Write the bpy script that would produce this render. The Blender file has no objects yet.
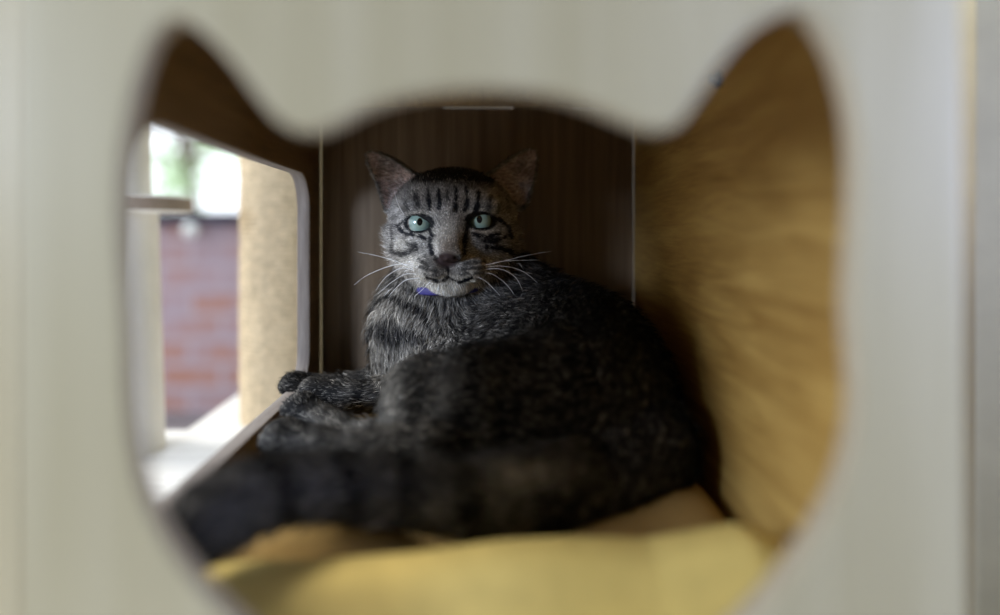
import bpy, bmesh, math, random
import numpy as np
from mathutils import Vector, noise as mnoise

random.seed(7)
rng = np.random.default_rng(11)
scene = bpy.context.scene
COL = scene.collection
F = 675.0          # focal length in pixels of the 1000 x 615 frame
VX, VY = 471.0, 232.0   # where the depth lines meet in the photograph
H = 0.70           # height of the lens above the ground

def P(px, py, d):
    """a measured point of the place: pixel and distance -> metres (x, depth, z)"""
    return ((px - VX) * d / F, d, (VY - py) * d / F + H)

# ------------------------------------------------------------------ helpers
def link(name, me, mat=None, parent=None):
    o = bpy.data.objects.new(name, me)
    COL.objects.link(o)
    if mat is not None:
        mats = mat if isinstance(mat, (list, tuple)) else [mat]
        if len(me.materials) == 0:
            for m in mats:
                me.materials.append(m)
    if parent is not None:
        o.parent = parent
        o.matrix_parent_inverse = parent.matrix_world.inverted()
        o.location = -Vector(parent.location)
        o.matrix_parent_inverse.identity()
    return o

def tag(o, label=None, cat=None, group=None, kind=None):
    if label: o['label'] = label
    if cat: o['category'] = cat
    if group: o['group'] = group
    if kind: o['kind'] = kind
    return o

def empty(name, loc, label, cat, group=None):
    o = bpy.data.objects.new(name, None)
    o.location = loc
    o.empty_display_size = 0.02
    COL.objects.link(o)
    return tag(o, label, cat, group)

def bm_obj(name, bm, mat, parent=None, smooth=False):
    me = bpy.data.meshes.new(name)
    bmesh.ops.recalc_face_normals(bm, faces=bm.faces)
    bm.to_mesh(me); bm.free()
    if smooth:
        for p in me.polygons: p.use_smooth = True
    return link(name, me, mat, parent)

def add_box(bm, x0, x1, y0, y1, z0, z1, bev=0.0):
    vs = [bm.verts.new((x, y, z)) for z in (z0, z1) for y in (y0, y1) for x in (x0, x1)]
    fs = [(0,2,3,1), (4,5,7,6), (0,1,5,4), (1,3,7,5), (3,2,6,7), (2,0,4,6)]
    faces = [bm.faces.new([vs[i] for i in f]) for f in fs]
    if bev > 0:
        edges = list({e for f in faces for e in f.edges})
        bmesh.ops.bevel(bm, geom=edges, offset=bev, segments=2, profile=0.5, affect='EDGES')

def lathe(bm, prof, seg=40, center=(0, 0), jitter=None):
    rings = []
    for r, z in prof:
        if r <= 1e-6:
            rings.append([bm.verts.new((center[0], center[1], z))]); continue
        ring = []
        for i in range(seg):
            a = 2 * math.pi * i / seg
            rr = r if jitter is None else r + jitter(a, z)
            ring.append(bm.verts.new((center[0] + rr * math.cos(a), center[1] + rr * math.sin(a), z)))
        rings.append(ring)
    for a, b in zip(rings[:-1], rings[1:]):
        if len(a) == 1 and len(b) == 1: continue
        for i in range(seg):
            j = (i + 1) % seg
            if len(a) == 1: bm.faces.new((a[0], b[i], b[j]))
            elif len(b) == 1: bm.faces.new((a[i], a[j], b[0]))
            else: bm.faces.new((a[i], a[j], b[j], b[i]))

def tube_mesh(bm, pts, rads, seg=8):
    pts = [Vector(p) for p in pts]
    rings = []
    up = Vector((0.13, 0.2, 1)).normalized()
    for i, p in enumerate(pts):
        t = (pts[min(i + 1, len(pts) - 1)] - pts[max(i - 1, 0)]).normalized()
        a = t.cross(up)
        if a.length < 1e-4: a = t.cross(Vector((1, 0, 0)))
        a.normalize(); b = t.cross(a)
        rings.append([bm.verts.new(p + (a * math.cos(2*math.pi*k/seg) + b * math.sin(2*math.pi*k/seg)) * rads[i]) for k in range(seg)])
    for r0, r1 in zip(rings[:-1], rings[1:]):
        for k in range(seg):
            bm.faces.new((r0[k], r0[(k+1) % seg], r1[(k+1) % seg], r1[k]))
    bm.faces.new(rings[0][::-1]); bm.faces.new(rings[-1])

def catmull(pts, n=8, closed=False):
    out = []
    N = len(pts)
    rngi = range(N) if closed else range(N - 1)
    for i in rngi:
        if closed:
            p0, p1, p2, p3 = (pts[(i - 1) % N], pts[i], pts[(i + 1) % N], pts[(i + 2) % N])
        else:
            p0, p1, p2, p3 = pts[max(i-1, 0)], pts[i], pts[i+1], pts[min(i+2, N-1)]
        for k in range(n):
            t = k / n
            out.append(tuple(0.5 * ((2*b) + (-a + c)*t + (2*a - 5*b + 4*c - d)*t*t + (-a + 3*b - 3*c + d)*t**3)
                             for a, b, c, d in zip(p0, p1, p2, p3)))
    if not closed: out.append(tuple(pts[-1]))
    return out

def sheet(name, loops, thick, to_world, mat, parent, bevel=0.0012):
    """a flat board with holes: loops in board coordinates, extruded; to_world maps (a, b, c) to the place"""
    cu = bpy.data.curves.new(name + '_c', 'CURVE')
    cu.dimensions = '2D'; cu.fill_mode = 'BOTH'
    cu.extrude = thick / 2 - bevel; cu.bevel_depth = bevel; cu.bevel_resolution = 2; cu.offset = -bevel
    for lp in loops:
        sp = cu.splines.new('POLY'); sp.points.add(len(lp) - 1)
        for i, (a, b) in enumerate(lp): sp.points[i].co = (a, b, 0, 1)
        sp.use_cyclic_u = True
    tmp = bpy.data.objects.new(name + '_tmp', cu); COL.objects.link(tmp)
    dg = bpy.context.evaluated_depsgraph_get()
    me = bpy.data.meshes.new_from_object(tmp.evaluated_get(dg))
    bpy.data.objects.remove(tmp); bpy.data.curves.remove(cu)
    bm = bmesh.new(); bm.from_mesh(me)
    bmesh.ops.remove_doubles(bm, verts=bm.verts, dist=1e-5)
    for v in bm.verts: v.co = Vector(to_world(*v.co))
    bpy.data.meshes.remove(me)
    return bm_obj(name, bm, mat, parent)

def rrect(a0, a1, b0, b1, r, n=10):
    pts = []
    for cx, cy, s in ((a1 - r, b1 - r, 0), (a0 + r, b1 - r, 90), (a0 + r, b0 + r, 180), (a1 - r, b0 + r, 270)):
        for k in range(n + 1):
            t = math.radians(s + 90 * k / n)
            pts.append((cx + r * math.cos(t), cy + r * math.sin(t)))
    return pts

# ------------------------------------------------------------------ materials
def new_mat(name):
    m = bpy.data.materials.new(name); m.use_nodes = True
    nt = m.node_tree
    return m, nt, nt.nodes['Principled BSDF']

def ramp(nt, fac, stops):
    r = nt.nodes.new('ShaderNodeValToRGB')
    while len(r.color_ramp.elements) < len(stops): r.color_ramp.elements.new(0.5)
    for e, (p, c) in zip(r.color_ramp.elements, stops):
        e.position = p; e.color = (*c, 1)
    nt.links.new(fac, r.inputs['Fac'])
    return r.outputs['Color']

def tex_noise(nt, vec, scale, detail=4, rough=0.5, dist=0.0):
    n = nt.nodes.new('ShaderNodeTexNoise')
    n.inputs['Scale'].default_value = scale; n.inputs['Detail'].default_value = detail
    n.inputs['Roughness'].default_value = rough; n.inputs['Distortion'].default_value = dist
    nt.links.new(vec, n.inputs['Vector'])
    return n.outputs['Fac']

def coords(nt, scale=(1, 1, 1), rot=(0, 0, 0)):
    tc = nt.nodes.new('ShaderNodeTexCoord'); mp = nt.nodes.new('ShaderNodeMapping')
    mp.inputs['Scale'].default_value = scale; mp.inputs['Rotation'].default_value = rot
    nt.links.new(tc.outputs['Object'], mp.inputs['Vector'])
    return mp.outputs['Vector']

def bump(nt, b, h, strength=0.3, dist=0.001):
    n = nt.nodes.new('ShaderNodeBump'); n.inputs['Strength'].default_value = strength
    n.inputs['Distance'].default_value = dist
    nt.links.new(h, n.inputs['Height']); nt.links.new(n.outputs['Normal'], b.inputs['Normal'])

def wood(name, dark, mid, light, grain=(60, 60, 3), rough=0.5, fine=(500, 500, 12), spec=0.4, dist=0.6, bstr=0.2, sc=1.0):
    m, nt, b = new_mat(name)
    v = coords(nt, grain); f = tex_noise(nt, v, sc, 5, 0.55, dist)
    v2 = coords(nt, fine); f2 = tex_noise(nt, v2, 1.0, 3, 0.6)
    mx = nt.nodes.new('ShaderNodeMix'); mx.inputs['Factor'].default_value = 0.35
    nt.links.new(f, mx.inputs[2]); nt.links.new(f2, mx.inputs[3])
    c = ramp(nt, mx.outputs[0], [(0.34, dark), (0.5, mid), (0.66, light)])
    nt.links.new(c, b.inputs['Base Color'])
    b.inputs['Roughness'].default_value = rough
    b.inputs['Specular IOR Level'].default_value = spec
    bump(nt, b, mx.outputs[0], bstr, 0.0006)
    return m

def plain(name, col, rough=0.6, metal=0.0, spec=0.5, var=0.0, scale=40, bstr=0.0):
    m, nt, b = new_mat(name)
    b.inputs['Roughness'].default_value = rough; b.inputs['Metallic'].default_value = metal
    b.inputs['Specular IOR Level'].default_value = spec
    f = tex_noise(nt, coords(nt), scale, 5, 0.6)
    lo = tuple(c * (1 - var) for c in col); hi = tuple(min(1, c * (1 + var)) for c in col)
    nt.links.new(ramp(nt, f, [(0.3, lo), (0.7, hi)]), b.inputs['Base Color'])
    if bstr: bump(nt, b, f, bstr, 0.002)
    return m

M = {}
M['birch'] = wood('pale_birch_board', (0.43, 0.37, 0.225), (0.475, 0.415, 0.265), (0.52, 0.46, 0.31), grain=(45, 45, 2.5), fine=(260, 260, 8), rough=0.42, bstr=0.05)
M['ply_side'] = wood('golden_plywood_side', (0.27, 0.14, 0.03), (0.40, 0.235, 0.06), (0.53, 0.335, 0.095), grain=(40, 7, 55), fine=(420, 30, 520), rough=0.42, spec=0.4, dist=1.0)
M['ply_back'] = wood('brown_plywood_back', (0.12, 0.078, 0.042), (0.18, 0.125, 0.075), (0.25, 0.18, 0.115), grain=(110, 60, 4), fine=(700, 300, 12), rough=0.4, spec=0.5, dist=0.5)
M['ply_shaded'] = wood('shaded_plywood_side', (0.13, 0.075, 0.03), (0.19, 0.115, 0.045), (0.26, 0.165, 0.07), grain=(40, 7, 55), fine=(420, 30, 520), rough=0.45, spec=0.3, dist=1.0)  # side plywood darkened: shade of the left wall put into its colour
M['edge'] = wood('raw_board_edge', (0.15, 0.125, 0.105), (0.21, 0.18, 0.16), (0.27, 0.24, 0.215), grain=(200, 12, 12), fine=(900, 60, 60), rough=0.7)
M['cut'] = wood('cut_board_edge', (0.30, 0.24, 0.16), (0.38, 0.31, 0.21), (0.45, 0.38, 0.27), grain=(12, 200, 12), rough=0.7)
M['base'] = wood('white_washed_board', (0.62, 0.60, 0.56), (0.72, 0.71, 0.68), (0.82, 0.81, 0.78), grain=(8, 160, 40), fine=(20, 420, 60), rough=0.4, dist=0.3)
M['post'] = plain('painted_post', (0.88, 0.87, 0.83), 0.5, var=0.05, scale=30)
M['disc_edge'] = plain('perch_disc_edge', (0.34, 0.27, 0.22), 0.7, var=0.2, scale=300)
M['sisal'] = plain('sisal_rope', (0.62, 0.50, 0.33), 0.95, var=0.30, scale=130, spec=0.1, bstr=0.5)
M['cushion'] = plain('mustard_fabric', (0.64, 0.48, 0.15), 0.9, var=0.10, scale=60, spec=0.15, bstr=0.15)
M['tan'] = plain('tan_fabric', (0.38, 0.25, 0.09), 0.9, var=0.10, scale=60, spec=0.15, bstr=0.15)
M['metal'] = plain('dark_steel', (0.10, 0.10, 0.12), 0.2, metal=1.0)
M['coping'] = plain('dark_coping_stone', (0.03, 0.035, 0.06), 0.9, var=0.2, spec=0.1)
M['ground'] = plain('grey_ground', (0.18, 0.16, 0.17), 0.9, var=0.2, scale=6)
M['plaster'] = plain('porch_plaster', (0.55, 0.52, 0.46), 0.9, var=0.03)
M['blocker'] = plain('dark_blocker', (0.12, 0.10, 0.08), 0.9, var=0.1)
M['pillar'] = plain('tan_porch_pillar', (0.40, 0.35, 0.22), 0.8, var=0.05)
M['boards'] = wood('pale_green_board_wall', (0.50, 0.54, 0.46), (0.62, 0.66, 0.56), (0.70, 0.73, 0.64), grain=(6, 6, 55), fine=(20, 20, 200), rough=0.7)
M['bark'] = plain('tree_bark', (0.12, 0.09, 0.06), 0.9, var=0.3)
M['globe'] = plain('glint_white', (0.85, 0.9, 0.88), 0.3)
M['collar'] = plain('violet_collar_webbing', (0.035, 0.03, 0.18), 0.6, var=0.2, scale=900)
M['whisker'] = plain('white_whisker', (0.85, 0.85, 0.85), 0.35)

def leaf_mat():
    m, nt, b = new_mat('leaf_green')
    oi = nt.nodes.new('ShaderNodeNewGeometry')
    nt.links.new(ramp(nt, oi.outputs['Random Per Island'], [(0, (0.25, 0.38, 0.20)), (1, (0.6, 0.7, 0.5))]), b.inputs['Base Color'])
    b.inputs['Roughness'].default_value = 0.5
    b.inputs['Transmission Weight'].default_value = 0.0
    tr = nt.nodes.new('ShaderNodeBsdfTranslucent'); tr.inputs['Color'].default_value = (0.6, 0.8, 0.5, 1)
    mx = nt.nodes.new('ShaderNodeMixShader'); mx.inputs['Fac'].default_value = 0.55
    nt.links.new(b.outputs[0], mx.inputs[1]); nt.links.new(tr.outputs[0], mx.inputs[2])
    nt.links.new(mx.outputs[0], nt.nodes['Material Output'].inputs['Surface'])
    return m
M['leaf'] = leaf_mat()

def brick_mat():
    m, nt, b = new_mat('old_red_brick')
    tc = nt.nodes.new('ShaderNodeTexCoord'); mp = nt.nodes.new('ShaderNodeMapping')
    mp.inputs['Rotation'].default_value = (math.radians(90), 0, 0)
    nt.links.new(tc.outputs['Object'], mp.inputs['Vector'])
    # bricks laid in x (length) and z (height)
    sep = nt.nodes.new('ShaderNodeSeparateXYZ'); nt.links.new(tc.outputs['Object'], sep.inputs[0])
    cmb = nt.nodes.new('ShaderNodeCombineXYZ'); nt.links.new(sep.outputs['X'], cmb.inputs['X']); nt.links.new(sep.outputs['Z'], cmb.inputs['Y'])
    br = nt.nodes.new('ShaderNodeTexBrick'); nt.links.new(cmb.outputs[0], br.inputs['Vector'])
    br.inputs['Scale'].default_value = 1.0
    br.inputs['Brick Width'].default_value = 0.24; br.inputs['Row Height'].default_value = 0.095
    br.inputs['Mortar Size'].default_value = 0.012; br.inputs['Mortar Smooth'].default_value = 0.2
    br.inputs['Color1'].default_value = (0.46, 0.24, 0.19, 1); br.inputs['Color2'].default_value = (0.42, 0.28, 0.28, 1)
    br.inputs['Mortar'].default_value = (0.48, 0.40, 0.45, 1)
    f = tex_noise(nt, tc.outputs['Object'], 6, 5, 0.6)
    mx = nt.nodes.new('ShaderNodeMix'); mx.data_type = 'RGBA'
    nt.links.new(ramp(nt, f, [(0.4, (0, 0, 0)), (0.65, (1, 1, 1))]), mx.inputs['Factor'])
    nt.links.new(br.outputs['Color'], mx.inputs['A']); mx.inputs['B'].default_value = (0.44, 0.36, 0.42, 1)
    nt.links.new(mx.outputs['Result'], b.inputs['Base Color'])
    b.inputs['Roughness'].default_value = 0.9
    bump(nt, b, br.outputs['Fac'], 0.5, 0.004)
    return m
M['brick'] = brick_mat()

# ------------------------------------------------------------------ the cat tree
# interior of the compartment
XL, XR = -0.144, 0.156
YF, YB = 0.238, 0.647
ZT, ZB = H + 0.120, H - 0.235
T = 0.012
tree = empty('cat_tree', (0.0, 0.44, 0.0), 'pale wooden cat tree box with a cat-head-shaped opening, sisal post and round perch beside it', 'cat tree')

# front panel with the cat-head hole (points measured on the photograph at the panel's distance)
hole_px = [(188,26),(213,40),(238,66),(260,95),(279,119),(297,132),(316,136),(338,130),(370,113),(410,101),(450,95.5),(490,94),(530,97),(568,104),
           (603,117),(630,129),(652,134),(672,128),(690,104),(710,74),(735,44),(764,24),(789,18),(808,32),(826,64),(838,106),(844,152),
           (844,200),(841,250),(839,300),(842,350),(844,400),(838,445),(822,492),(796,537),(766,578),(734,612),(694,646),(640,676),(570,696),(486,704),
           (400,696),(336,676),(288,648),(246,612),(214,580),(186,545),(164,508),(149,468),(142,425),(139,380),(138,340),(136,300),(133,250),(132,205),
           (134,162),(140,122),(149,82),(164,44)]
hz = 0.236
hole = catmull([((x - VX) * hz / F, (VY - y) * hz / F) for x, y in hole_px], 6, True)
ft, fb = ZT + T - H, ZB - T - H
outer = [(0.1655, ft), (0.1655 - 0.3155 - 0.0055, ft), (-0.1545, fb), (0.1715, fb)]
outer = [(-0.1555, ft), (-0.1545, fb), (0.1705, fb), (0.1662, ft)]
fp = sheet('front_panel', [outer, hole], 0.010, lambda a, b, c: (a, 0.233 + c, b + H), [M['birch'], M['cut']], tree, 0.002)
for p in fp.data.polygons:
    if abs(p.normal.y) < 0.8: p.material_index = 1

# left side with its rounded window
wy0, wy1, wz0, wz1 = 0.288, 0.6035, -0.134, 0.0505
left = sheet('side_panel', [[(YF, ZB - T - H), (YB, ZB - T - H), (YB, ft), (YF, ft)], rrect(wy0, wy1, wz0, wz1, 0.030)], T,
      lambda a, b, c: (XL - T / 2 + c, a, b + H), [M['ply_shaded'], M['edge']], tree)
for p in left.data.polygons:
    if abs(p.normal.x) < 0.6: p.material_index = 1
tag(left, 'side board with a large rounded window')
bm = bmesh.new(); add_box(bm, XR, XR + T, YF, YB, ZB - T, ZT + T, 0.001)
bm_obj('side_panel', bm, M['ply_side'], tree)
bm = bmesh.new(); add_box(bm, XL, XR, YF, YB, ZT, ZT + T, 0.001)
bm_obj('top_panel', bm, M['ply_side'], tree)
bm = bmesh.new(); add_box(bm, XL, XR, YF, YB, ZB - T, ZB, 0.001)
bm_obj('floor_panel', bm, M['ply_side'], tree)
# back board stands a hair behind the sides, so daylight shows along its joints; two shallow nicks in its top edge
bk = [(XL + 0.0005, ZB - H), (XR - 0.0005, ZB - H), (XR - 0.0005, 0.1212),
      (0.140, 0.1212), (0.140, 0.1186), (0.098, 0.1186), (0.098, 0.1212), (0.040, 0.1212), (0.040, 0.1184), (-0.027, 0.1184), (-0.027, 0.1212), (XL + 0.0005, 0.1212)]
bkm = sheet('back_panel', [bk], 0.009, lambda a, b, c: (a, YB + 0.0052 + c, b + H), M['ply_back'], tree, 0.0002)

# base board (L-shaped), its rear arm narrower
zb = -0.248
lshape = [(0.25, 0.10), (0.25, 1.25), (-0.357, 1.25), (-0.357, 0.848), (-0.75, 0.848), (-0.75, 0.10)]
bs = sheet('base_board', [lshape], 0.018, lambda a, b, c: (a, b, H + zb - 0.009 + c), M['base'], tree, 0.002)
tag(bs, 'white base board, sunlit beside the box')
# lower cabinet that carries the board
bm = bmesh.new()
for (x0, x1, y0, y1) in ((-0.70, -0.685, 0.15, 0.80), (0.20, 0.215, 0.15, 1.2), (-0.685, 0.20, 0.15, 0.165), (-0.34, 0.20, 1.185, 1.2), (-0.685, -0.34, 0.785, 0.80), (-0.355, -0.34, 0.80, 1.2)):
    add_box(bm, x0, x1, y0, y1, 0.0, H + zb - 0.018)
bm_obj('lower_cabinet', bm, M['birch'], tree)

# round post with perch disc
pc = (-0.397, 0.774)
def post(name, z0, z1, r, mat, lean=0.0):
    bm = bmesh.new()
    lathe(bm, [(0, z0), (r, z0), (r, z0 + 0.002), (r, z1), (0, z1)], 48)
    # a dark seam and a bright edge strip run down the post
    for v in bm.verts:
        t = v.co.z - (H + zb)
        v.co.x += pc[0] - lean * t; v.co.y += pc[1]
    return bm_obj(name, bm, mat, tree, False)
po = post('perch_post', H + zb, H + 0.024, 0.043, M['post'], 0.03)
bm = bmesh.new()
for a in (math.radians(-18),):
    x = pc[0] + 0.0435 * math.cos(a); y = pc[1] + 0.0435 * math.sin(a)
    tube_mesh(bm, [(x, y, H + zb + 0.002), (x - 0.008, y, H + 0.022)], [0.0011, 0.0011], 6)
bm_obj('seam', bm, M['edge'], po)
bm = bmesh.new(); bmesh.ops.create_uvsphere(bm, u_segments=12, v_segments=8, radius=0.003)
bmesh.ops.translate(bm, verts=bm.verts, vec=(pc[0] + 0.0265, pc[1] - 0.0345, H - 0.062)); bm_obj('screw', bm, M['metal'], po)
up = post('perch_post', H + 0.040, H + 0.42, 0.036, M['post'], 0.03)
bm = bmesh.new()
lathe(bm, [(0, H + 0.022), (0.070, H + 0.022), (0.0725, H + 0.024), (0.0725, H + 0.038), (0.070, H + 0.040), (0, H + 0.040)], 64, pc)
dd = bm_obj('perch_disc', bm, [M['post'], M['disc_edge']], tree)
for p in dd.data.polygons:
    if abs(p.normal.z) < 0.5: p.material_index = 1
tag(dd, 'round perch disc with brown edge')

# sisal-wrapped post
sc_ = (-0.251, 0.90)
def sisal():
    bm = bmesh.new()
    prof = []; z = H + zb; pitch = 0.0062; z1 = H + 0.40
    while z < z1:
        for k in range(4):
            prof.append((0.054 + 0.0013 * math.sin(math.pi * (k + 0.5) / 4), z + pitch * k / 4))
        z += pitch
    lathe(bm, prof, 72, sc_, lambda a, zz: 0.0010 * mnoise.noise(Vector((a * 9, zz * 260, 3))) + 0.0012 * mnoise.noise(Vector((a * 3, zz * 40, 9))))
    # loose fibres standing off the rope
    for i in range(1500):
        a = random.uniform(0, 2 * math.pi); zz = random.uniform(H + zb + .01, z1 - .01)
        r0 = 0.0545; d = Vector((math.cos(a), math.sin(a), random.uniform(-.6, .6)))
        tt = Vector((-math.sin(a), math.cos(a), 0)) * random.uniform(-1, 1)
        p0 = Vector((sc_[0] + r0 * math.cos(a), sc_[1] + r0 * math.sin(a), zz))
        L = random.uniform(.002, .007); w = Vector((0, 0, .0003))
        p1 = p0 + (d + tt).normalized() * L
        vs = [bm.verts.new(p0 - w), bm.verts.new(p0 + w), bm.verts.new(p1)]
        bm.faces.new(vs)
    return bm_obj('sisal_post', bm, M['sisal'], tree)
so = sisal()
tag(so, 'thick post wrapped in fuzzy tan sisal')

# bolts on the inner right wall
def bolt(y, z, name='bolt'):
    bm = bmesh.new()
    lathe(bm, [(0, 0), (0.0052, 0), (0.0052, 0.0012), (0.0036, 0.0030), (0.0030, 0.0042), (0.0022, 0.0060), (0, 0.0064)], 20)
    for v in bm.verts:
        x, yy, zz = v.co; v.co = Vector((XR - zz, y + x, z + yy))
    return bm_obj(name, bm, M['metal'], tree, True)
bolt(0.423, H + 0.0955)

# ------------------------------------------------------------------ cat: implicit body
def W(px, py, d):      # to (x, depth, z) relative to the lens height
    x, y, z = P(px, py, d); return np.array([x, y, z - H])

def ell(p, c, r):
    q = p - np.asarray(c, np.float32); r = np.asarray(r, np.float32)
    k0 = np.sqrt(((q / r) ** 2).sum(1)); k1 = np.sqrt(((q / (r * r)) ** 2).sum(1))
    return k0 * (k0 - 1.0) / np.maximum(k1, 1e-6)
def cone(p, a, b, ra, rb):
    a = np.asarray(a, np.float32); b = np.asarray(b, np.float32); ab = b - a
    t = np.clip(((p - a) @ ab) / float(ab @ ab), 0, 1)
    d = p - a - t[:, None] * ab
    return np.sqrt((d * d).sum(1)) - (ra + (rb - ra) * t)
def smin(a, b, k):
    h = np.maximum(k - np.abs(a - b), 0) / k
    return np.minimum(a, b) - h * h * k * 0.25
def smax(a, b, k): return -smin(-a, -b, k)
def chain(p, pts, rs):
    d = None
    for i in range(len(pts) - 1):
        c = cone(p, pts[i], pts[i + 1], rs[i], rs[i + 1])
        d = c if d is None else np.minimum(d, c)
    return d
def poly2d(x, y, poly):
    n = len(poly); d = np.full(x.shape, 1e9, np.float32); s = np.ones(x.shape, bool)
    inside = np.zeros(x.shape, bool)
    for i in range(n):
        ax, ay = poly[i]; bx, by = poly[(i + 1) % n]
        ex, ey = bx - ax, by - ay; wx, wy = x - ax, y - ay
        t = np.clip((wx * ex + wy * ey) / (ex * ex + ey * ey), 0, 1)
        d = np.minimum(d, (wx - ex * t) ** 2 + (wy - ey * t) ** 2)
        cr = ((ay > y) != (by > y)) & (x < (bx - ax) * (y - ay) / (by - ay + 1e-12) + ax)
        inside ^= cr
    d = np.sqrt(d)
    return np.where(inside, -d, d)

HC = np.array([-0.0160, 0.570, 0.0030], np.float32)      # centre of the skull
EYES = [(-0.0243, 0.0040, 0.0272), (0.0227, 0.0060, 0.0272)]
ER = 0.0118
def ear_poly(pts, d=0.580):
    return [((x - VX) * d / F - HC[0], (VY - y) * d / F - HC[2]) for x, y in pts]
EARS = [dict(poly=ear_poly([(371,151.5),(367.5,155),(369,163),(379,184),(388,212),(412,214),(434,190),(425,181),(411,171),(396,160),(382,153.5)]),
             base=ear_poly([(410, 203)])[0], tip=ear_poly([(370, 150)])[0]),
        dict(poly=ear_poly([(534.5,150.5),(536.5,157),(534,175),(524,208),(500,214),(474,188),(484,179),(497,168),(512,157),(526,150.5)]),
             base=ear_poly([(500, 200)])[0], tip=ear_poly([(535, 149)])[0])]
def head_local(p):
    q = p - HC
    return np.stack([q[:, 0], q[:, 2], -q[:, 1]], 1).astype(np.float32)   # u right, w up, v towards the lens

def ear_sdf(q, e):
    u, w, v = q[:, 0], q[:, 1], q[:, 2]
    d2 = poly2d(u, w, e['poly']) - 0.0006
    bx, by = e['base']; tx, ty = e['tip']; L = math.hypot(tx - bx, ty - by)
    ax, ay = (tx - bx) / L, (ty - by) / L
    b = (u - bx) * ax + (w - by) * ay; a = -(u - bx) * ay + (w - by) * ax
    vs = -0.012 - 0.10 * b + 26.0 * a * a
    d = np.maximum(d2, (np.abs(v - vs) - 0.0019) * 0.72)
    return d

def head_sdf(p):
    q = head_local(p)
    d = ell(q, (0, 0.0065, -0.014), (0.0535, 0.0445, 0.052))
    d = smin(d, ell(q, (0, 0.010, 0.012), (0.041, 0.035, 0.030)), 0.012)
    for s in (-1, 1):
        d = smin(d, ell(q, (s * 0.0315, -0.012, 0.002), (0.0195, 0.025, 0.026)), 0.014)
    d = smin(d, ell(q, (0, -0.012, 0.018), (0.035, 0.028, 0.026)), 0.010)
    d = smin(d, ell(q, (0, -0.035, 0.013), (0.036, 0.0165, 0.026)), 0.012)
    d = smin(d, cone(q, (0, 0.010, 0.034), (0, -0.016, 0.0495), 0.0095, 0.0082), 0.010)
    for s in (-1, 1):
        d = smin(d, ell(q, (s * 0.0125, -0.0315, 0.0395), (0.0165, 0.0105, 0.0150)), 0.006)
        d = smin(d, ell(q, (s * 0.0235, 0.0185, 0.030), (0.0145, 0.006, 0.0095)), 0.008)   # brow ridge
    d = smin(d, ell(q, (0, -0.0435, 0.033), (0.0155, 0.0080, 0.0120)), 0.007)
    d = smin(d, ell(q, (0, -0.0205, 0.0545), (0.0088, 0.0050, 0.0050)), 0.004)
    # nostrils, lip cleft
    for s in (-1, 1):
        d = smax(d, -ell(q, (s * 0.0052, -0.0225, 0.0595), (0.0022, 0.0016, 0.003)), 0.0015)
    d = smax(d, -cone(q, (0, -0.0255, 0.0575), (0, -0.034, 0.0545), 0.0014, 0.0012), 0.002)
    for s in (-1, 1):
        d = smax(d, -cone(q, (0, -0.0385, 0.0535), (s * 0.017, -0.0395, 0.046), 0.0014, 0.0010), 0.002)
    # eye openings: almonds tilted a little up at the outer corners
    for (eu, ew, ev), s in zip(EYES, (-1, 1)):
        a = math.radians(14 * s)
        x = (q[:, 0] - eu) * math.cos(a) + (q[:, 1] - ew) * math.sin(a)
        y = -(q[:, 0] - eu) * math.sin(a) + (q[:, 1] - ew) * math.cos(a)
        al = np.maximum(np.hypot(x, y - 0.0042) - 0.0099, np.hypot(x, y + 0.0100) - 0.0138)
        al = np.maximum(al, (0.018 - q[:, 2]))
        d = smax(d, -al, 0.0018)
        lid = np.abs(np.sqrt(((q - np.array((eu, ew, ev), np.float32)) ** 2).sum(1)) - ER) - 0.0008   # thin lid skin behind the opening
    for e in EARS:
        near = (np.abs(q[:, 0] - (e['base'][0] + e['tip'][0]) / 2) < 0.05) & (q[:, 1] > -0.01)
        es = np.full(len(q), 1.0, np.float32)
        es[near] = ear_sdf(q[near], e)
        d = smin(d, es, 0.006)
    return d

# limbs: joints measured on the photograph at their own distances
FLEG1 = ([W(418,352,.585), W(392,385,.585), W(350,391,.585), W(312,389,.583), W(296,386,.580)], [.030, .0185, .0135, .0120, .0112])
FLEG2 = ([W(440,372,.555), W(405,394,.550), W(360,396,.553), W(328,393,.560), W(314,391,.562)], [.028, .0160, .0115, .0105, .0100])
HLEG1 = ([W(565,420,.460), W(485,412,.450), W(432,406,.455), W(400,446,.442), W(352,441,.465), W(318,420,.490), W(302,409,.500)], [.058, .045, .034, .017, .0120, .0110, .0108])
HLEG2 = ([W(520,440,.450), W(440,458,.415), W(345,460,.425), W(286,440,.440)], [.038, .024, .0155, .0130])
TAIL = ([W(640,448,.430), W(600,474,.405), W(540,494,.378), W(470,500,.360), W(400,495,.350), W(340,488,.340), W(288,490,.328), W(243,503,.312), W(214,520,.298)],
        [.034, .026, .0225, .0195, .0170, .0160, .0160, .0165, .0160])
PAWS = [(FLEG1, .0100, .0046), (FLEG2, .0095, .0044), (HLEG1, .0100, .0048), (HLEG2, .0115, .0052)]

def toes(p, leg, r, tr, d):
    e = np.array(leg[0][-1]); b = np.array(leg[0][-2]); f = (e - b) / np.linalg.norm(e - b)
    side = np.cross(f, (0, 0, 1)); side /= np.linalg.norm(side); upv = np.cross(side, f)
    for k in range(4):
        o = (k - 1.5) / 1.5
        c = e + f * (r * (0.80 - 0.22 * o * o)) + side * (o * r * 0.72) - upv * 0.002
        d = smin(d, ell(p, c, (tr * 1.15, tr * 1.05, tr)), 0.0025)
    return d

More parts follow.
